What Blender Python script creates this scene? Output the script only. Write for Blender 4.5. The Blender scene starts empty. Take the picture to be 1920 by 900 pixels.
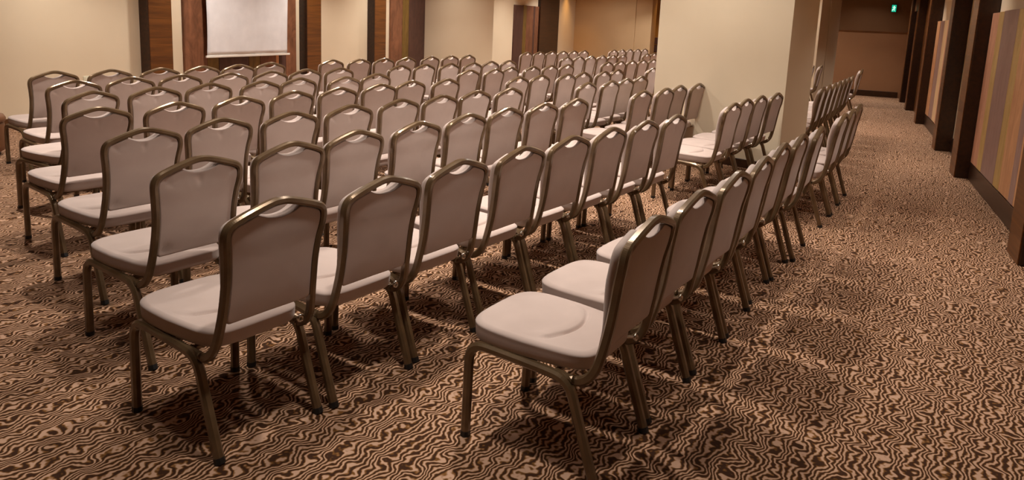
import bpy, bmesh, math, random
from mathutils import Vector, Matrix

random.seed(7)
scn = bpy.context.scene
COL = scn.collection

# ---------------------------------------------------------------- camera
W_YAW = 0.4211                       # direction of the long walls, from +Y towards +X
CAM_H, PITCH, ROLL, FPX, CY = 1.579, 0.17214, 0.04255, 1372.38, 274.63
F = Vector((0, math.cos(PITCH), -math.sin(PITCH)))
U0 = Vector((0, math.sin(PITCH), math.cos(PITCH)))
R0 = Vector((1, 0, 0))
cr, sr = math.cos(ROLL), math.sin(ROLL)
Rr = R0 * cr + U0 * sr
Uu = U0 * cr - R0 * sr
cd = bpy.data.cameras.new('camera')
cam = bpy.data.objects.new('camera', cd)
COL.objects.link(cam)
m = Matrix.Identity(4)
for i in range(3):
    m[i][0], m[i][1], m[i][2] = Rr[i], Uu[i], -F[i]
m.translation = Vector((0, 0, CAM_H))
cam.matrix_world = m
cd.sensor_fit = 'HORIZONTAL'
cd.sensor_width = 36
cd.lens = FPX / 1920 * 36
cd.shift_y = -(450 - CY) / 1920
cd.clip_start = 0.05
scn.camera = cam

# ---------------------------------------------------------------- world and view
scn.view_settings.view_transform = 'Standard'
scn.view_settings.look = 'None'
scn.view_settings.exposure = 0.0
scn.view_settings.gamma = 1
wd = bpy.data.worlds.new('world')
scn.world = wd
wd.use_nodes = True
wd.node_tree.nodes['Background'].inputs[0].default_value = (0.9, 0.75, 0.6, 1)
wd.node_tree.nodes['Background'].inputs[1].default_value = 0.02

D3 = Vector((math.sin(W_YAW), math.cos(W_YAW), 0))     # along the walls
P3 = Vector((math.cos(W_YAW), -math.sin(W_YAW), 0))    # across the room, to the right


def wp(s, t, z=0.0):
    return D3 * s + P3 * t + Vector((0, 0, z))


# ---------------------------------------------------------------- lights: recessed ceiling spots, plus added unseen fill lamps
CEIL = 3.0
LCOL = (1.0, 0.925, 0.85)


def downlight(s, t, power, col=LCOL, size=0.16, spread=115, z=CEIL - 0.03):
    ld = bpy.data.lights.new('ceiling_spot_or_fill', 'AREA')
    ld.shape = 'DISK'
    ld.size = size
    ld.energy = power
    ld.color = col
    ld.spread = math.radians(spread)
    lo = bpy.data.objects.new('ceiling_spot_or_fill', ld)
    COL.objects.link(lo)
    lo.location = wp(s, t, z)
    return lo


for t_ in (-8.2, -6.0, -3.8, -1.6):
    for i_ in range(10):
        if (t_ < -7 and i_ in (0, 9)) or (t_ > -2 and i_ == 2):
            continue
        downlight(3.8 + 2.3 * i_, t_, 34)
downlight(1.7, -2.6, 5)  # added fill for the nearest chairs, as is the next one
downlight(1.9, -1.1, 15)
downlight(7.6, -1.45, 21, spread=160)
downlight(7.75, -2.4, 22, spread=160)              # this pair is added to brighten the broad pillar
downlight(14.2, -8.4, 16)
downlight(16.0, -6.3, 16)  # added with the one above to brighten the left boxed pillar
for i_ in range(8):
    if i_ not in (1, 2):
        downlight(3.6 + 2.3 * i_, 0.8, 5 if i_ == 0 else 9, spread=80)  # added fill along the right aisle
downlight(6.9, 0.55, 11, spread=130)  # added to brighten the right planks
downlight(5.9, 0.95, 8, spread=85)  # added to brighten the aisle floor
downlight(9.6, 0.9, 7, spread=90)
downlight(4.6, 0.3, 5, spread=140)
downlight(13.6, 0.3, 12)  # added wash for the farther right planks
downlight(20.0, 0.4, 9)  # added to lift the end wall of the aisle
downlight(24.2, -7.4, 24, spread=150)  # added to brighten the far tan wall
# warm wall wash in the far left corner and behind it
downlight(24.9, -8.9, 6, (1.0, 0.5, 0.12), spread=70)
downlight(27.3, -6.2, 22, (1.0, 0.5, 0.12))


# ---------------------------------------------------------------- material helpers
def s2l(c):
    return tuple((x / 255 / 12.92 if x / 255 <= 0.04045 else ((x / 255 + 0.055) / 1.055) ** 2.4) for x in c)


class NT:
    def __init__(self, name):
        self.m = bpy.data.materials.new(name)
        self.m.use_nodes = True
        self.t = self.m.node_tree
        self.t.nodes.clear()
        self.out = self.n('ShaderNodeOutputMaterial')
        self.b = self.n('ShaderNodeBsdfPrincipled')
        self.l(self.b.outputs[0], self.out.inputs[0])

    def n(self, typ, **kw):
        nd = self.t.nodes.new(typ)
        for k, v in kw.items():
            setattr(nd, k, v)
        return nd

    def l(self, a, b):
        self.t.links.new(a, b)

    def math(self, op, a, b=None, clamp=False):
        nd = self.n('ShaderNodeMath', operation=op, use_clamp=clamp)
        for i, x in enumerate((a, b)):
            if x is None:
                continue
            if isinstance(x, (int, float)):
                nd.inputs[i].default_value = x
            else:
                self.l(x, nd.inputs[i])
        return nd.outputs[0]

    def coords(self, kind='Object', scale=(1, 1, 1), rot=(0, 0, 0)):
        tc = self.n('ShaderNodeTexCoord')
        mp = self.n('ShaderNodeMapping')
        mp.inputs['Scale'].default_value = scale
        mp.inputs['Rotation'].default_value = rot
        self.l(tc.outputs[kind], mp.inputs[0])
        return mp.outputs[0]

    def noise(self, vec, scale, detail=3, rough=0.5, dist=0.0):
        nd = self.n('ShaderNodeTexNoise')
        nd.inputs['Scale'].default_value = scale
        nd.inputs['Detail'].default_value = detail
        nd.inputs['Roughness'].default_value = rough
        nd.inputs['Distortion'].default_value = dist
        self.l(vec, nd.inputs['Vector'])
        return nd

    def ramp(self, fac, stops, interp='LINEAR'):
        nd = self.n('ShaderNodeValToRGB')
        nd.color_ramp.interpolation = interp
        el = nd.color_ramp.elements
        while len(el) < len(stops):
            el.new(0.5)
        for e, (p, c) in zip(el, stops):
            e.position = p
            e.color = (*c, 1)
        self.l(fac, nd.inputs[0])
        return nd.outputs[0]

    def bump(self, h, strength=0.2, dist=0.005):
        nd = self.n('ShaderNodeBump')
        nd.inputs['Strength'].default_value = strength
        nd.inputs['Distance'].default_value = dist
        self.l(h, nd.inputs['Height'])
        self.l(nd.outputs[0], self.b.inputs['Normal'])


def simple(name, rgb, rough=0.6, metal=0.0, spec=0.5):
    t = NT(name)
    t.b.inputs['Base Color'].default_value = (*s2l(rgb), 1)
    t.b.inputs['Roughness'].default_value = rough
    t.b.inputs['Metallic'].default_value = metal
    t.b.inputs['Specular IOR Level'].default_value = spec
    return t


def mottled(name, rgb_a, rgb_b, scale, rough=0.7, bscale=60, bstr=0.05):
    t = simple(name, rgb_a, rough)
    co = t.coords()
    n = t.noise(co, scale, 4)
    t.l(t.ramp(n.outputs[0], [(0.3, s2l(rgb_a)), (0.7, s2l(rgb_b))]), t.b.inputs['Base Color'])
    n2 = t.noise(co, bscale, 2)
    t.bump(n2.outputs[0], bstr, 0.002)
    return t.m


def wood(name, dark, light, axis='X', rough=0.35, scale=1.0, knots=False, bump=0.1):
    """grain that runs along the given object axis"""
    t = simple(name, light, rough)
    sc = {'X': (1.2, 22, 22), 'Z': (22, 22, 1.0)}[axis]
    oi = t.n('ShaderNodeObjectInfo')
    co = t.coords('Object', tuple(x * scale for x in sc))
    va = t.n('ShaderNodeVectorMath', operation='ADD')
    mu = t.n('ShaderNodeVectorMath', operation='SCALE')
    cb = t.n('ShaderNodeCombineXYZ')
    for i in range(3):
        t.l(oi.outputs['Random'], cb.inputs[i])
    t.l(cb.outputs[0], mu.inputs[0])
    mu.inputs['Scale'].default_value = 37.0
    t.l(co, va.inputs[0])
    t.l(mu.outputs[0], va.inputs[1])
    n = t.noise(va.outputs[0], 1.0, 6, 0.6, 0.6)
    fac = n.outputs[0]
    if knots:
        co2 = t.coords('Object', (5, 5, 2.4))
        va2 = t.n('ShaderNodeVectorMath', operation='ADD')
        t.l(co2, va2.inputs[0])
        t.l(mu.outputs[0], va2.inputs[1])
        n2 = t.noise(va2.outputs[0], 1.0, 5, 0.65, 1.2)
        mx = t.math('MULTIPLY', n2.outputs[0], 0.6)
        mx2 = t.math('MULTIPLY', fac, 0.4)
        fac = t.math('ADD', mx, mx2)
    t.l(t.ramp(fac, [(0.32, s2l(dark)), (0.5, tuple((a + b) / 2 for a, b in zip(s2l(dark), s2l(light)))), (0.68, s2l(light))]), t.b.inputs['Base Color'])
    t.bump(fac, bump, 0.004)
    return t.m


# ---------------------------------------------------------------- materials
M = {}
M['cream'] = mottled('cream_wall_paint', (224, 205, 175), (229, 211, 182), 1.2, 0.75, 160, 0.03)
M['tan'] = mottled('tan_wall_paint', (200, 170, 130), (206, 176, 136), 1.2, 0.75, 160, 0.03)
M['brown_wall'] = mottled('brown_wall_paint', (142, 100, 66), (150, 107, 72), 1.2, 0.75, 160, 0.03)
M['brown_wall_shaded'] = mottled('shaded_brown_wall_paint', (104, 70, 38), (112, 76, 42), 1.2, 0.75, 160, 0.03)
M['ceiling'] = mottled('ceiling_paint', (170, 155, 135), (176, 160, 140), 1.0, 0.9)
M['pier'] = wood('dark_veneer', (34, 17, 8), (62, 33, 14), 'X', 0.33, 1.0, False, 0.06)
M['pier_mid'] = wood('brown_veneer', (78, 42, 12), (120, 72, 26), 'X', 0.4, 1.0, False, 0.06)
M['base'] = wood('skirting_wood', (70, 40, 18), (104, 64, 30), 'X', 0.4)
M['void'] = simple('dark_recess', (20, 12, 8), 0.8).m

PL = {
    'pink': ((184, 124, 94), (224, 168, 134)),
    'yellow': ((180, 140, 74), (218, 184, 118)),
    'mauve': ((144, 110, 100), (176, 142, 130)),
    'orange': ((190, 130, 88), (228, 174, 124)),
    'cream': ((210, 172, 124), (236, 206, 162)),
    'rust': ((84, 50, 30), (150, 98, 68)),
    'olive': ((92, 70, 22), (140, 108, 48)),
    'purple': ((62, 38, 32), (98, 66, 56)),
}
for k_, (a_, b_) in PL.items():
    M['pl_' + k_] = wood('plank_' + k_, a_, b_, 'Z', 0.5, 1.0, True, 0.25)

# fabric
t = simple('taupe_fabric', (168, 150, 140), 0.85)
co = t.coords()
nf = t.noise(co, 900, 2)
nb = t.noise(co, 6, 3)
t.l(t.ramp(nb.outputs[0], [(0.3, s2l((184, 163, 152))), (0.7, s2l((194, 173, 162)))]), t.b.inputs['Base Color'])
t.b.inputs['Sheen Weight'].default_value = 0.25
t.b.inputs['Sheen Roughness'].default_value = 0.5
t.bump(nf.outputs[0], 0.15, 0.0006)
M['fabric'] = t.m
t = simple('bronze_paint', (112, 88, 62), 0.3, 0.4)
nb = t.noise(t.coords(), 14, 3)
t.l(t.ramp(nb.outputs[0], [(0.3, s2l((98, 77, 53))), (0.7, s2l((118, 95, 68)))]), t.b.inputs['Base Color'])
t.b.inputs['Coat Weight'].default_value = 0.4
t.b.inputs['Coat Roughness'].default_value = 0.08
M['bronze'] = t.m
M['glide'] = simple('black_plastic', (22, 20, 19), 0.5).m
M['chrome'] = simple('chrome', (205, 198, 188), 0.18, 1.0).m
M['screen'] = mottled('screen_fabric', (220, 216, 216), (230, 226, 226), 5, 0.8, 30, 0.08)
M['screen_bar'] = simple('white_metal', (226, 218, 206), 0.4).m
M['socket'] = simple('white_plastic', (225, 220, 195), 0.4).m
M['leather'] = mottled('brown_leather', (112, 72, 44), (132, 88, 56), 6, 0.5)
t = simple('exit_green', (10, 150, 120), 0.5)
t.b.inputs['Emission Color'].default_value = (*s2l((20, 190, 150)), 1)
t.b.inputs['Emission Strength'].default_value = 0.9
M['exit'] = t.m
t = simple('exit_white', (220, 255, 240), 0.5)
t.b.inputs['Emission Color'].default_value = (0.7, 1, 0.85, 1)
t.b.inputs['Emission Strength'].default_value = 1.0
M['exit_white'] = t.m

ROT_CARPET = 0.15
# carpet: concentric wavy lines
t = simple('carpet', (150, 110, 90), 0.95, spec=0.15)
co = t.coords('Object', (1.0, 1.0, 1), (0, 0, ROT_CARPET))
mp2 = t.n('ShaderNodeMapping')
mp2.inputs['Scale'].default_value = (0.72, 1.0, 1.0)
t.l(co, mp2.inputs[0])
cs = mp2.outputs[0]


def warped(vec, scale, amount, detail):
    nz_ = t.noise(co, scale, detail, 0.5)
    sb = t.n('ShaderNodeVectorMath', operation='SUBTRACT')
    t.l(nz_.outputs['Color'], sb.inputs[0])
    sb.inputs[1].default_value = (0.5, 0.5, 0.5)
    sc_ = t.n('ShaderNodeVectorMath', operation='SCALE')
    t.l(sb.outputs[0], sc_.inputs[0])
    sc_.inputs['Scale'].default_value = amount
    ad = t.n('ShaderNodeVectorMath', operation='ADD')
    t.l(vec, ad.inputs[0])
    t.l(sc_.outputs[0], ad.inputs[1])
    return ad.outputs[0]


mp3 = t.n('ShaderNodeMapping')
mp3.inputs['Scale'].default_value = (13.0, 10.0, 1.0)
t.l(co, mp3.inputs[0])
wig = t.noise(mp3.outputs[0], 1.0, 1, 0.45)
mp4 = t.n('ShaderNodeMapping')
mp4.inputs['Scale'].default_value = (11.0, 15.0, 1.0)
t.l(co, mp4.inputs[0])
eye = t.noise(mp4.outputs[0], 1.0, 0, 0.5)
n3 = t.noise(co, 62.0, 0, 0.5)
sp = t.n('ShaderNodeSeparateXYZ')
t.l(co, sp.inputs[0])
ph = t.math('MULTIPLY', sp.outputs[1], 41.0)
ph = t.math('ADD', ph, t.math('MULTIPLY', wig.outputs[0], 5.2))
ph = t.math('ADD', ph, t.math('MULTIPLY', eye.outputs[0], 2.3))
ph = t.math('ADD', ph, t.math('MULTIPLY', n3.outputs[0], 0.55))
ph = t.math('ADD', ph, 50.0)
fac = t.math('FRACT', ph)
PALE, GOLD, DARK = s2l((192, 155, 129)), s2l((126, 85, 42)), s2l((62, 38, 23))
colr = t.ramp(fac, [(0.0, GOLD), (0.12, PALE), (0.36, PALE), (0.48, GOLD), (0.6, DARK), (0.86, DARK), (1.0, GOLD)])
t.l(colr, t.b.inputs['Base Color'])
fine = t.noise(co, 420, 2, 0.6)
hh = t.math('ADD', t.math('MULTIPLY', fac, 0.6), t.math('MULTIPLY', fine.outputs[0], 0.8))
t.bump(hh, 0.5, 0.004)
M['carpet'] = t.m


# ---------------------------------------------------------------- mesh helpers
def mesh_obj(name, verts, faces, mat, parent=None, smooth=False, mats=None, fmat=None):
    me = bpy.data.meshes.new(name)
    me.from_pydata([tuple(v) for v in verts], [], faces)
    me.update()
    bm = bmesh.new()
    bm.from_mesh(me)
    bmesh.ops.recalc_face_normals(bm, faces=bm.faces)
    bm.to_mesh(me)
    bm.free()
    me.materials.append(mat)
    if smooth:
        for p in me.polygons:
            p.use_smooth = True
    o = bpy.data.objects.new(name, me)
    COL.objects.link(o)
    if parent:
        o.parent = parent
    return o


def box_data(x0, x1, y0, y1, z0, z1, bev=0.0):
    bm = bmesh.new()
    r = bmesh.ops.create_cube(bm, size=1)
    for v in bm.verts:
        v.co = Vector(((x0 + x1) / 2 + v.co.x * (x1 - x0), (y0 + y1) / 2 + v.co.y * (y1 - y0), (z0 + z1) / 2 + v.co.z * (z1 - z0)))
    if bev > 0:
        bmesh.ops.bevel(bm, geom=list(bm.edges), offset=bev, segments=1, profile=0.5, affect='EDGES')
    return bm


ROTZ = math.pi / 2 - W_YAW


def sbox(name, s0, s1, t0, t1, z0, z1, mat, parent=None, bev=0.0, kind='structure', rot=ROTZ, org=(0, 0, 0)):
    """box in wall coordinates (s along the room, t across)"""
    bm = box_data(s0, s1, -t1, -t0, z0, z1, bev)
    me = bpy.data.meshes.new(name)
    bm.to_mesh(me)
    bm.free()
    me.materials.append(mat)
    o = bpy.data.objects.new(name, me)
    COL.objects.link(o)
    if parent:
        o.parent = parent
    else:
        o.rotation_euler = (0, 0, rot)
        o.location = org
        if kind:
            o['kind'] = kind
    return o


def empty(name, loc, rz=0.0):
    o = bpy.data.objects.new(name, None)
    COL.objects.link(o)
    o.location = loc
    o.rotation_euler = (0, 0, rz)
    o.empty_display_size = 0.1
    return o


def tag(o, label, cat, group=None):
    o['label'] = label
    o['category'] = cat
    if group:
        o['group'] = group
    return o


# ================================================================ the room
ZC = CEIL
SB, SE = -3.5, 29.0                     # ends of the room along s
TL, TR = -9.28, 1.47                    # left and right wall planes
sbox('floor', SB, SE, TL - 0.2, TR + 0.2, -0.1, 0, M['carpet'])
sbox('ceiling', SB, SE, TL - 0.2, TR + 0.2, ZC, ZC + 0.1, M['ceiling'])
sbox('wall_left', SB, SE, TL - 0.2, TL, 0, ZC, M['cream'])
sbox('wall_right', SB, SE, TR, TR + 0.2, 0, ZC, M['cream'])
sbox('wall_back', SB - 0.2, SB, TL - 0.2, TR + 0.2, 0, ZC, M['cream'])
sbox('wall_front', SE, SE + 0.2, TL - 0.2, TR + 0.2, 0, ZC, M['tan'])

# baseboards
sbox('baseboard_left', SB, 7.48, TL, TL + 0.018, 0, 0.115, M['base'], bev=0.003)

# end wall of the right aisle
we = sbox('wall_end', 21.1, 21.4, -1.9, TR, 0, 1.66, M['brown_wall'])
sbox('wall_end_upper', 21.06, 21.4, -1.9, TR, 1.66, ZC, M['brown_wall_shaded'])  # shadow on the upper wall, painted as a darker, slightly proud panel
sbox('baseboard_end', 21.07, 21.1, -1.9, 1.27, 0, 0.15, M['pier'], bev=0.003)

# right wall: veneer piers
trim_i = [0]


def pier(s0, s1, t0, t1, mat, z0=0.0, z1=ZC, bev=0.008):
    trim_i[0] += 1
    return sbox('trim_%d' % trim_i[0], s0, s1, t0, t1, z0, z1, mat, bev=bev)


for s0, s1 in ((2.5, 2.9), (6.07, 6.46), (9.62, 10.05), (11.79, 12.15), (15.19, 15.5), (17.8, 18.15), (19.82, 20.1)):
    p = pier(s0, s1, 1.27, TR, M['pier'])
    # light on the pier's aisle side, put in as a lighter veneer sheet
    sbox('lit_veneer_face', s0 + 0.004, s1 - 0.004, 1.262, 1.27, 0.004, ZC - 0.004, M['pier_mid'], parent=p)
# veneer over the door bay and between the far piers
sbox('trim_20', 18.15, 19.82, 1.33, TR, 2.15, ZC, M['pier_mid'])
dr = sbox('door_1', 18.2, 19.78, 1.43, TR, 0, 2.15, M['pier'], bev=0.004)
sbox('trim_21', 15.5, 17.8, 1.42, TR, 0, ZC, M['pier_mid'])
sbox('trim_22', 20.1, 21.06, 1.40, TR, 0, ZC, M['brown_wall'])
sbox('baseboard_right', 10.05, 11.79, 1.45, TR, 0, 0.2, M['pier'], bev=0.003)


def plank_bay(name, s_list, cols, t_face, t_back, z0, z1, base_mat, side):
    """vertical planks, each its own piece, over a dark backing and a skirting"""
    lo, hi = min(s_list), max(s_list)
    bk = sbox(name, lo, hi, min(t_back, t_back - side * 0.03), max(t_back, t_back - side * 0.03), 0.01, z1 - 0.01, M['void'])
    for i, c in enumerate(cols):
        a, b = sorted((s_list[i], s_list[i + 1]))
        off = random.uniform(0, 0.008)
        f = t_face - side * off
        sbox('plank', a + 0.003, b - 0.003, min(f, t_back - side * 0.03), max(f, t_back - side * 0.03), z0 + random.uniform(0, 0.004), z1 - random.uniform(0, 0.012), M['pl_' + c], parent=bk, bev=0.003)
    if z0 > 0.05:
        sbox('skirting', lo, hi, min(t_face, t_back) + (0.0 if side < 0 else 0.0), max(t_face, t_back), 0.0, z0 - 0.004, base_mat, parent=bk, bev=0.003)
    return bk


plank_bay('plank_panel', [9.60, 9.18, 8.91, 8.20, 7.92, 7.44, 7.25, 6.95, 6.48], ['pink', 'yellow', 'mauve', 'yellow', 'orange', 'mauve', 'orange', 'yellow'], 1.40, TR, 0.2, 1.87, M['pier'], -1)
plank_bay('plank_panel', [15.17, 14.70, 14.10, 13.60, 13.15, 12.65, 12.17], ['orange', 'mauve', 'cream', 'pink', 'yellow', 'mauve'], 1.40, TR, 0.2, 1.86, M['pier'], -1)
plank_bay('plank_panel', [6.05, 5.6, 5.3, 4.7, 4.4, 3.9, 3.6, 2.92], ['pink', 'yellow', 'mauve', 'yellow', 'orange', 'mauve', 'orange'], 1.40, TR, 0.2, 1.87, M['pier'], -1)

# left wall: piers, planks, boxed column
for s0, s1, t1 in ((7.48, 7.88, -9.10), (10.87, 11.27, -9.10), (13.0, 13.42, -9.10)):
    pier(s0, s1, TL, t1, M['pier_mid'])
for i, s0 in enumerate((7.48, 10.87, 13.0)):
    sbox('trim_%d' % (30 + i), s0 - 0.012, s0, TL, -9.102, 0, ZC, M['pier'])
plank_bay('plank_panel', [8.21, 8.65, 8.88, 9.54, 9.80, 10.19, 10.26, 10.44, 10.72], ['rust', 'olive', 'purple', 'olive', 'rust', 'orange', 'purple', 'rust'], TL + 0.05, TL, 0.02, 2.05, M['pier'], 1)
plank_bay('plank_panel', [13.80, 14.27, 14.53, 15.24], ['rust', 'olive', 'purple'], TL + 0.05, TL, 0.02, 2.30, M['pier'], 1)
plank_bay('plank_panel', [20.4, 21.05, 21.30, 21.85, 22.0, 22.3], ['purple', 'olive', 'rust', 'purple', 'rust'], TL + 0.05, TL, 0.02, 2.02, M['pier'], 1)
pier(22.3, 24.0, TL, TL + 0.1, M['pier'])
sbox('pillar_left', 15.25, 16.33, TL, -7.43, 0, ZC, M['cream'])
sbox('baseboard_1', 15.232, 16.33, TL, -7.412, 0, 0.1, M['base'])
# far cross wall with a shallow return
sbox('wall_far', 25.9, 26.6, TL, -7.0, 0, ZC, M['tan'])
sbox('wall_far_return', 25.94, 26.6, -7.0, -6.42, 0, ZC, M['tan'])
sbox('wall_far_right', 22.0, 22.3, -4.2, -1.9, 0, ZC, M['tan'])
sbox('wall_side_far', 21.4, 29.0, -1.9, -1.7, 0, ZC, M['tan'])

# broad pillar among the chairs and a second one behind it
PW = 0.74
prz = math.pi / 2 - PW
c0 = D3 * 8.56 + P3 * -0.575
sbox('pillar', 0, 0.72, -1.66, 0, 0, ZC, M['cream'], rot=prz, org=c0)
sbox('baseboard_2', -0.015, 0.735, -1.675, 0.015, 0, 0.1, M['pier'], rot=prz, org=c0, bev=0.003)
c1 = D3 * 17.7 + P3 * -0.62
sbox('pillar_far', 0, 0.52, -1.5, 0, 0, ZC, M['cream'], rot=prz, org=c1)
sbox('pillar_far_back', 0.56, 1.2, -1.45, 0.0, 0, ZC, M['cream'], rot=prz, org=c1)


# ================================================================ wall things
# projection screen
ps = empty('projection_screen', wp(9.46, -9.12, 0.79), ROTZ)
tag(ps, 'white roll-down projection screen hanging before the plank panel on the left wall', 'projection screen')
nx, nz = 24, 24
vv, ff = [], []
hw = 0.915
for j in range(nz + 1):
    z = 0.02 + 1.75 * j / nz
    for i in range(nx + 1):
        x = -hw + 2 * hw * i / nx
        y = 0.006 * math.sin(x * 9 + z * 3) * (1 - j / nz) + 0.02 * (abs(x) / hw) ** 8 * math.exp(-z * 2)
        vv.append((x * (1 - 0.012 * math.sin(math.pi * min(z / 1.0, 1))), y, z))
for j in range(nz):
    for i in range(nx):
        a = j * (nx + 1) + i
        ff.append((a, a + 1, a + nx + 2, a + nx + 1))
so = mesh_obj('screen_fabric', vv, ff, M['screen'], ps, True)
sm = so.modifiers.new('thick', 'SOLIDIFY')
sm.thickness = 0.002


def lbox(name, x0, x1, y0, y1, z0, z1, mat, parent, bev=0.0):
    bm = box_data(x0, x1, y0, y1, z0, z1, bev)
    me = bpy.data.meshes.new(name)
    bm.to_mesh(me)
    bm.free()
    me.materials.append(mat)
    o = bpy.data.objects.new(name, me)
    COL.objects.link(o)
    o.parent = parent
    return o


lbox('bottom_bar', -hw - 0.035, hw + 0.035, -0.012, 0.012, -0.012, 0.022, M['screen_bar'], ps, 0.004)
lbox('roller_housing', -hw - 0.06, hw + 0.06, -0.05, 0.05, 1.74, 1.86, M['screen_bar'], ps, 0.02)

# socket on the left wall
wsx = empty('wall_socket', wp(6.605, TL + 0.0, 0.50), ROTZ)
tag(wsx, 'small white square wall socket low on the cream left wall', 'wall socket')
lbox('socket_plate', -0.04, 0.04, -0.012, 0.0, 0, 0.085, M['socket'], wsx, 0.003)
lbox('socket_insert', -0.022, 0.022, -0.016, -0.012, 0.02, 0.065, M['socket'], wsx, 0.002)

# exit sign on the end wall
ex = empty('exit_sign', wp(21.03, 0.94, 2.15), ROTZ)
tag(ex, 'small lit green running man sign high on the end wall of the aisle', 'exit sign')
lbox('sign_box', -0.035, 0.03, -0.06, 0.06, 0, 0.19, M['void'], ex, 0.004)
lbox('green_face', -0.042, -0.035, -0.05, 0.05, 0.01, 0.18, M['exit'], ex)
fg = bmesh.new()
for (y0, y1, z0, z1) in ((-0.012, 0.012, 0.135, 0.158), (-0.014, 0.014, 0.085, 0.132), (-0.04, -0.012, 0.108, 0.12), (0.012, 0.036, 0.112, 0.124),
                         (-0.016, -0.002, 0.035, 0.088), (0.0, 0.034, 0.06, 0.076), (0.026, 0.038, 0.03, 0.074)):
    b2 = box_data(-0.045, -0.042, y0, y1, z0, z1)
    tmp = bpy.data.meshes.new('t')
    b2.to_mesh(tmp)
    b2.free()
    fg.from_mesh(tmp)
    bpy.data.meshes.remove(tmp)
me = bpy.data.meshes.new('running_figure')
fg.to_mesh(me)
fg.free()
me.materials.append(M['exit_white'])
o = bpy.data.objects.new('running_figure', me)
COL.objects.link(o)
o.parent = ex

# dark stacked panels in the far alcove
rk = empty('stacked_crate_rack', wp(26.95, -6.45, 0), ROTZ)
tag(rk, 'dark stack of crates in the orange alcove left of the broad pillar', 'rack')
for k in range(4):
    lbox('crate', -0.25, 0.25, -0.3, 0.3, 0.02 + 0.29 * k, 0.28 + 0.29 * k, M['pl_purple'], rk, 0.02)

# round leather seat cut by the left edge of the picture
ot = empty('round_ottoman', wp(4.39, -7.87, 0), 0)
tag(ot, 'low round brown seat cut by the left edge of the picture', 'ottoman')


def lathe(name, prof, mat, parent, n=32):
    vv, ff = [], []
    for (r, z) in prof:
        for i in range(n):
            a = 2 * math.pi * i / n
            vv.append((r * math.cos(a), r * math.sin(a), z))
    for j in range(len(prof) - 1):
        for i in range(n):
            ff.append((j * n + i, j * n + (i + 1) % n, (j + 1) * n + (i + 1) % n, (j + 1) * n + i))
    ff.append(tuple(range(n))[::-1])
    ff.append(tuple((len(prof) - 1) * n + i for i in range(n)))
    return mesh_obj(name, vv, ff, mat, parent, True)


lathe('body', [(0.2, 0.03), (0.235, 0.05), (0.25, 0.1), (0.25, 0.3), (0.245, 0.33)], M['leather'], ot)
lathe('cushion', [(0.245, 0.335), (0.26, 0.35), (0.262, 0.38), (0.245, 0.41), (0.18, 0.425), (0.05, 0.43)], M['leather'], ot)
lathe('foot_ring', [(0.19, 0.0), (0.2, 0.005), (0.2, 0.03)], M['glide'], ot)


# ================================================================ the banquet chair
def catmull(P, n):
    out = []
    Q = [P[0] * 2 - P[1]] + P + [P[-1] * 2 - P[-2]]
    for i in range(1, len(Q) - 2):
        for k in range(n):
            u = k / n
            a, b, c, d = Q[i - 1], Q[i], Q[i + 1], Q[i + 2]
            out.append(0.5 * ((2 * b) + (c - a) * u + (2 * a - 5 * b + 4 * c - d) * u * u + (3 * b - 3 * c + d - a) * u ** 3))
    out.append(P[-1].copy())
    return out


def sweep(name, pts, hint, w, h, ch=0.3, mat=None, parent=None, ridge=0.0, h_end=None):
    """tube of chamfered rectangular section (w across the hint, h along it) along pts"""
    c = min(w, h) * ch
    a, b = w / 2, h / 2
    prof = [(-a + c, -b), (a - c, -b), (a, -b + c), (a + ridge, 0), (a, b - c), (a - c, b), (-a + c, b), (-a, b - c), (-a - ridge, 0), (-a, -b + c)]
    vv, ff = [], []
    n = len(prof)
    for i, p in enumerate(pts):
        if i == 0:
            T = pts[1] - pts[0]
        elif i == len(pts) - 1:
            T = pts[-1] - pts[-2]
        else:
            T = (pts[i + 1] - pts[i]).normalized() + (pts[i] - pts[i - 1]).normalized()
        T.normalize()
        H = (hint - T * hint.dot(T)).normalized()
        B = T.cross(H)
        for (u, v) in prof:
            vv.append(p + B * u + H * v)
    for i in range(len(pts) - 1):
        for k in range(n):
            ff.append((i * n + k, i * n + (k + 1) % n, (i + 1) * n + (k + 1) % n, (i + 1) * n + k))
    ff.append(tuple(range(n))[::-1])
    ff.append(tuple((len(pts) - 1) * n + k for k in range(n)))
    return mesh_obj(name, vv, ff, mat, parent)


V = Vector
BP = [(.207, -.150, .370), (.207, -.190, .362), (.206, -.235, .362), (.205, -.275, .382), (.202, -.305, .425), (.195, -.322, .490), (.189, -.337, .570),
      (.187, -.350, .660), (.193, -.362, .740), (.2015, -.374, .797), (.2035, -.379, .826), (.199, -.383, .850), (.186, -.387, .867), (.160, -.390, .880),
      (.105, -.393, .899), (.050, -.395, .9145), (.022, -.396, .9205)]


def back_y(z):
    """y of the back frame's centre line at height z"""
    pts = [(p[2], p[1]) for p in BP[4:]]
    if z <= pts[0][0]:
        return pts[0][1]
    for (z0, y0), (z1, y1) in zip(pts, pts[1:]):
        if z <= z1:
            return y0 + (y1 - y0) * (z - z0) / (z1 - z0)
    return pts[-1][1]


def build_back_frame(par):
    L = [V((-x, y, z)) for x, y, z in BP]
    top = [V((0, -.3965, .922))]
    path = catmull(L + top + [V((x, y, z)) for x, y, z in reversed(BP)], 4)
    # cross-section axis: roughly the normal of the back
    return sweep('back_frame', path, V((0, -1, 0.12)), 0.028, 0.034, 0.26, M['bronze'], par)


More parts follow.
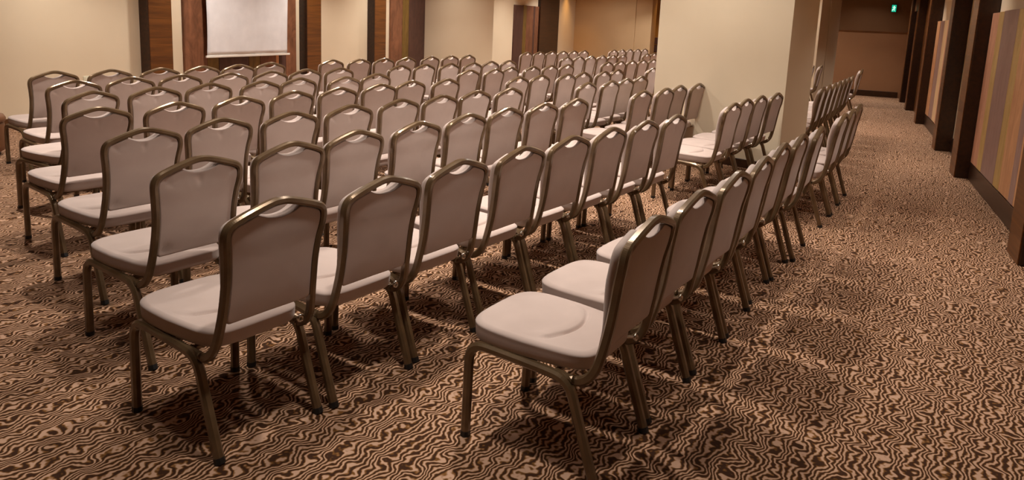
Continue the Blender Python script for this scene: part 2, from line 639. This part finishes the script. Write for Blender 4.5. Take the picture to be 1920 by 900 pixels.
def outline(inset, dip=True, n_mid=10):
    """closed outline (x, z) of the padded back, inside the frame"""
    R = catmull([V((x, 0, z)) for x, y, z in BP[4:]] + [V((0, 0, .922))], 3)
    pts = []
    for i, p in enumerate(R):
        T = (R[min(i + 1, len(R) - 1)] - R[max(i - 1, 0)]).normalized()
        Nn = V((-T.z, 0, T.x))                    # towards the inside for a path going up on +x
        q = p + Nn * inset
        if q.z > 0.512:
            pts.append((q.x, q.z))
    res = []
    x0 = pts[0][0]
    res += [(0.0, .500), (x0 * .35, .4995), (x0 * .7, .499), (x0 * .93, .499), (x0 * .99, .505)]
    dx = 0.088
    side = [q for q in pts if q[0] > dx]
    res += side
    if dip:
        zt = side[-1][1]
        for k in range(n_mid):
            x = dx * (1 - k / n_mid)
            u = x / dx
            zz = .864 + (zt + .003 - .864) * (u ** 2.2) + .0 * u
            res.append((x, zz))
        res.append((0.0, .864))
    else:
        res += [q for q in pts if q[0] <= dx]
    half = res[1:-1]
    loop = res + [(-x, z) for x, z in reversed(half)]
    return loop


def build_backrest(par, dimples):
    inner = outline(0.0155)
    front = outline(0.004)
    n = len(inner)
    C = (0.0, 0.70)
    vv, ff = [], []
    rings = []

    def ring(src, r, yoff, pull=None):
        st = len(vv)
        for (x, z) in src:
            X, Z = C[0] + (x - C[0]) * r, C[1] + (z - C[1]) * r
            if yoff > 0.015:
                k = min(1.0, max(0.0, (Z - 0.50) / 0.24))
                k = k * k * (3 - 2 * k)
                y = back_y(Z) + 0.014 + (yoff - 0.014) * (0.25 + 0.7 * k)
            else:
                y = back_y(Z) + yoff
            if dimples and yoff < 0.005 and r > 0.5:
                for (dx, dz) in ((-.155, .842), (.155, .842), (0.0, .835), (-.15, .53), (.15, .53)):
                    d2 = ((X - dx) ** 2 + (Z - dz) ** 2)
                    y += 0.007 * math.exp(-d2 / (2 * 0.009 ** 2))
            vv.append((X, y, Z))
        rings.append(st)

    for r in (0.12, 0.3, 0.5, 0.65, 0.78, 0.86, 0.92, 0.965, 0.99):
        ring(inner, r, -.009 - 0.004 * (1 - r ** 2))
    ring(inner, 1.0, -.004)
    ring(inner, 1.0, .012)
    ring(front, 0.995, .022)
    ring(front, 1.012, .034)
    ring(front, 1.008, .044)
    ring(front, 0.975, .052)
    ring(front, 0.92, .056)
    ring(front, 0.75, .062)
    ring(front, 0.45, .066)
    ring(front, 0.12, .067)
    for a, b in zip(rings, rings[1:]):
        for k in range(n):
            ff.append((a + k, a + (k + 1) % n, b + (k + 1) % n, b + k))
    ff.append(tuple(range(rings[0], rings[0] + n))[::-1])
    ff.append(tuple(range(rings[-1], rings[-1] + n)))
    return mesh_obj('backrest', vv, ff, M['fabric'], par, True)


def seat_outline(n=128):
    """superellipse-like seat plan, rounder and wider at the front"""
    pts = []
    for i in range(n):
        a = 2 * math.pi * i / n
        ca, sa = math.cos(a), math.sin(a)
        e = 4.6 if sa > 0 else 6.0
        r = (abs(ca) ** e + abs(sa) ** e) ** (-1 / e)
        x, y = ca * r, sa * r
        wy = 0.222 + 0.004 * y if y > 0 else 0.222 + 0.026 * y
        pts.append((x * wy, -0.022 + y * 0.254 + (0.008 * (1 - x * x) if y > 0 else 0)))
    return pts


def build_seat(par):
    ol = seat_outline()
    n = len(ol)
    vv, ff, rings = [], [], []
    C = (0, -0.02)

    def ztop(x, y, base):
        z = base
        # stitched smile-shaped crease
        yc = -0.135 + (x / .16) ** 2 * .052
        if abs(x) < .2:
            k = min(1.0, max(0.0, (0.185 - abs(x)) / .04))
            d = (y - yc) / math.sqrt(1 + (4.06 * x) ** 2)
            z -= 0.013 * math.exp(-(d / 0.0065) ** 2) * k
            z += 0.005 * math.exp(-((d - .03) / .025) ** 2) * k
        return z

    def ring(r, z, crease=False):
        rings.append(len(vv))
        for (x, y) in ol:
            X, Y = C[0] + (x - C[0]) * r, C[1] + (y - C[1]) * r
            zz = z + (0.006 * (Y / 0.23) if z > 0.425 else 0)
            vv.append((X, Y, ztop(X, Y, zz) if crease else zz))

    ring(0.3, .388)
    ring(0.9, .388)
    ring(0.960, .390)
    ring(0.984, .397)
    ring(0.996, .412)
    ring(1.000, .430)
    ring(1.003, .444)
    ring(1.005, .4470)
    ring(1.004, .4495)
    ring(0.998, .4520)
    ring(0.988, .4545)
    ring(0.972, .4575)
    ring(0.952, .4598, False)
    k = 0.93
    while k > 0.05:
        ring(k, .461 + .008 * (1 - k ** 2), True)
        k -= 0.013
    for a, b in zip(rings, rings[1:]):
        for q in range(n):
            ff.append((a + q, a + (q + 1) % n, b + (q + 1) % n, b + q))
    ff.append(tuple(range(n))[::-1])
    ff.append(tuple(range(rings[-1], rings[-1] + n)))
    return mesh_obj('seat', vv, ff, M['fabric'], par, True)


XL = 0.218


def arc(cy, cz, r, a0, a1, n, x):
    return [V((x, cy + r * math.cos(math.radians(a0 + (a1 - a0) * k / n)), cz + r * math.sin(math.radians(a0 + (a1 - a0) * k / n)))) for k in range(n + 1)]


def build_chair(par, dimples, simple_=False):
    seat = build_seat(par)
    bk = build_backrest(par, dimples)
    bf = build_back_frame(par)
    for sx in (-1, 1):
        x = XL * sx
        # rail with both bends
        fr = [V((x, .211, .288)), V((x, .209, .322)), V((x, .2, .352)), V((x, .178, .373)), V((x, .145, .381)),
              V((x, .07, .380)), V((x, -.05, .375)), V((x, -.14, .370)), V((x, -.185, .361)), V((x, -.213, .340)), V((x, -.229, .312)), V((x, -.240, .278))]
        sweep('seat_rail', catmull(fr, 3), V((1, 0, 0)), 0.034, 0.034, 0.27, M['bronze'], par)
        for front in (True, False):
            if front:
                a, b = V((x, .211, .289)), V((x, .216, .010))
                xo = 0
            else:
                a, b = V((x, -.240, .279)), V((x, -.332, .010))
                xo = 0
            lg = sweep('leg', [a, (a + b) / 2, b], V((1, 0, 0)), 0.034, 0.034, 0.27, M['bronze'], par)
            T = (b - a).normalized()
            if not simple_:
                gl = sweep('foot_glide', [b - T * 0.012, b + T * 0.010], V((1, 0, 0)), 0.036, 0.036, 0.27, M['glide'], lg)
    # cross bars under the seat
    sweep('cross_bar', [V((-XL + .01, .12, .376)), V((XL - .01, .12, .376))], V((0, 0, 1)), 0.02, 0.02, 0.25, M['bronze'], par)
    sweep('cross_bar', [V((-XL + .01, -.15, .368)), V((XL - .01, -.15, .368))], V((0, 0, 1)), 0.02, 0.02, 0.25, M['bronze'], par)
    # linking bracket: bright ring at the rear right corner
    if not simple_:
        vv, ff = [], []
        n1, n2 = 20, 8
        for i in range(n1):
            A = 2 * math.pi * i / n1
            for j in range(n2):
                B = 2 * math.pi * j / n2
                r = .0105 + .0065 * math.cos(B)
                vv.append((0.168 + r * math.cos(A), -0.292 + .006 * math.sin(B), .404 + r * math.sin(A)))
        for i in range(n1):
            for j in range(n2):
                ff.append((i * n2 + j, i * n2 + (j + 1) % n2, ((i + 1) % n1) * n2 + (j + 1) % n2, ((i + 1) % n1) * n2 + j))
        mesh_obj('linking_bracket', vv, ff, M['chrome'], par, True)
        sweep('bracket_pin', [V((.168, -.290, .404)), V((.2, -.235, .373))], V((0, 0, 1)), 0.01, 0.01, 0.25, M['chrome'], par)


def copy_tree(root, deep=True):
    r = root.copy()
    COL.objects.link(r)
    for ch in root.children:
        c = ch.copy()
        COL.objects.link(c)
        c.parent = r
        if deep:
            for g in ch.children:
                d = g.copy()
                COL.objects.link(d)
                d.parent = c
    return r


# apex of each chair back on the plan (metres), row by row: (heading, points)
ROWS = {
    'A': (0.955, [(-0.801, 2.477), (-0.499, 2.882), (-0.229, 3.307), (0.065, 3.735), (0.348, 4.162), (0.633, 4.578), (0.923, 4.991), (1.217, 5.401)]),
    'B': (0.965, [(-1.357, 3.132), (-1.095, 3.584), (-0.866, 4.034), (-0.577, 4.482), (-0.304, 4.963), (-0.041, 5.403), (0.249, 5.818), (0.544, 6.275)]),
    'B2': (0.975, [(1.299, 7.329), (1.609, 7.726), (1.85, 8.17), (2.158, 8.568)]),
    'A2': (0.975, [(1.954, 6.451), (2.201, 6.89), (2.478, 7.312), (2.78, 7.716)]),
    'C': (0.94, [(-1.941, 3.806), (-1.72, 4.27), (-1.426, 4.68), (-1.154, 5.164), (-0.875, 5.661), (-0.598, 6.083), (-0.335, 6.587), (-0.033, 6.991)]),
    'C2': (0.975, [(0.809, 8.036), (1.119, 8.433), (1.357, 8.878), (1.615, 9.37)]),
    'D': (0.95, [(-2.583, 4.508), (-2.282, 4.913), (-2.025, 5.391), (-1.789, 5.921), (-1.521, 6.357), (-1.252, 6.841), (-1.03, 7.332), (-0.711, 7.724)]),
    'D2': (0.975, [(0.051, 8.415), (0.318, 8.841), (0.663, 9.209), (0.902, 9.654), (1.223, 10.042), (1.475, 10.551), (2.142, 11.386)]),
    'E': (0.945, [(-3.089, 5.332), (-2.833, 5.767), (-2.605, 6.244), (-2.299, 6.646), (-2.09, 7.104), (-1.721, 7.445), (-1.509, 8.017)]),
    'E2': (0.975, [(-0.567, 9.222), (-0.258, 9.619), (-0.06, 10.081), (0.255, 10.475), (0.532, 10.897), (0.805, 11.32), (1.58, 12.521), (1.853, 12.953), (2.125, 13.384), (2.398, 13.816), (2.67, 14.247)]),
    'F': (0.93, [(-3.622, 6.006), (-3.404, 6.487), (-3.158, 6.926), (-2.851, 7.327), (-2.58, 7.765), (-2.338, 8.212), (-2.06, 8.634)]),
    'F2': (0.975, [(-1.483, 9.5), (-1.213, 9.925), (-0.912, 10.33), (-0.613, 10.735), (-0.373, 11.246), (-0.1, 11.691)]),
    'F3': (0.975, [(0.957, 13.688), (1.226, 14.121), (1.496, 14.555), (1.765, 14.988), (2.034, 15.422), (2.304, 15.855), (2.998, 16.838), (3.269, 17.412)]),
    'G': (0.925, [(-4.235, 6.721), (-3.935, 7.128), (-3.654, 7.56), (-3.42, 8.023), (-3.192, 8.473), (-3.005, 9.022)]),
    'G2': (0.975, [(-2.498, 10.025), (-2.206, 10.438), (-1.936, 10.88), (-1.672, 11.362), (-1.368, 11.918), (-1.089, 12.409), (-0.823, 12.85)]),
    'G3': (0.975, [(0.235, 15.042), (0.507, 15.474), (0.779, 15.906), (1.051, 16.338), (1.323, 16.77), (1.595, 17.202), (2.452, 18.456), (2.721, 18.89), (2.989, 19.324), (3.258, 19.758), (3.526, 20.192)]),
    'N': (0.985, [(0.502, 2.433), (0.764, 2.865), (1.051, 3.305), (1.316, 3.736), (1.589, 4.219), (1.861, 4.642), (2.15, 5.056)]),
    'P': (1.02, [(2.722, 5.974), (2.984, 6.404), (3.243, 6.837)]),
    'Q': (1.09, [(3.725, 8.823), (3.982, 9.264), (4.24, 9.705), (4.497, 10.146), (4.754, 10.586), (5.012, 11.027), (5.269, 11.468), (6.474, 13.756)]),
    'R': (1.08, [(5.788, 14.322), (6.109, 14.711)]),
}

ORD = ['first', 'second', 'third', 'fourth', 'fifth', 'sixth', 'seventh', 'eighth', 'ninth', 'tenth', 'eleventh']
ROWNAME = {
    'A': 'the nearest long row', 'B': 'the second nearest long row', 'C': 'the third nearest long row',
    'D': 'the fourth nearest long row', 'E': 'the fifth nearest long row', 'F': 'the sixth nearest long row',
    'G': 'the farthest row below the screen',
    'B2': 'the row of four against the broad pillar',
    'A2': 'the row of four before the broad pillar',
    'C2': 'the row just left of the broad pillar',
    'D2': 'the row running behind the broad pillar',
    'E2': 'the third row from the back', 'F2': 'the middle row second from the left wall',
    'F3': 'the second row from the back', 'G2': 'the middle row nearest the left wall',
    'G3': 'the rearmost row before the far tan wall',
    'N': 'the nearest row by the right aisle', 'P': 'the aisle row of three right of the pillar',
    'Q': 'the aisle row beyond the broad pillar', 'R': 'the pair before the far pillar',
}
GROUP = {k: 'banquet chairs in ' + v for k, v in ROWNAME.items()}
LAST = {'A': 7, 'N': 6, 'G': 5, 'Q': 6}

proto = {}
DIM = {('D', 0), ('C', 0), ('E', 1), ('D', 1), ('E', 2), ('D', 2), ('G', 1), ('D', 3), ('F', 1), ('C', 1), ('E', 3), ('A', 7), ('B', 0), ('C', 3), ('F', 0)}
JIT = {('E', 0): 0.16, ('N', 0): 0.02}
for key, (th, pts) in ROWS.items():
    for i, (ax, ay) in enumerate(pts):
        dm = (key, i) in DIM
        far = math.hypot(ax, ay) > 9.5
        pk = (dm, far)
        if pk not in proto:
            root = empty('banquet_chair', (0, 0, 0))
            build_chair(root, dm, far)
            proto[pk] = root
            o = root
        else:
            o = copy_tree(proto[pk])
        if key == 'N':
            th = 0.985 + 0.008 * i
        a = th + JIT.get((key, i), random.uniform(-0.018, 0.018))
        # apex sits at local (0, -0.397)
        ox = ax - (math.sin(a) * 0.397)
        oy = ay + (math.cos(a) * 0.397)
        o.location = (ox, oy, 0)
        o.rotation_euler = (0, 0, a)
        rn = ROWNAME[key]
        if len(pts) == 2:
            pos = ('left', 'right')[i] + ' one of'
        elif i == len(pts) - 1:
            pos = 'rightmost in'
        elif i == 0:
            pos = 'leftmost in'
        else:
            pos = ORD[i] + ' from left in'
        tag(o, 'taupe banquet chair, %s %s' % (pos, rn), 'chair', GROUP[key])
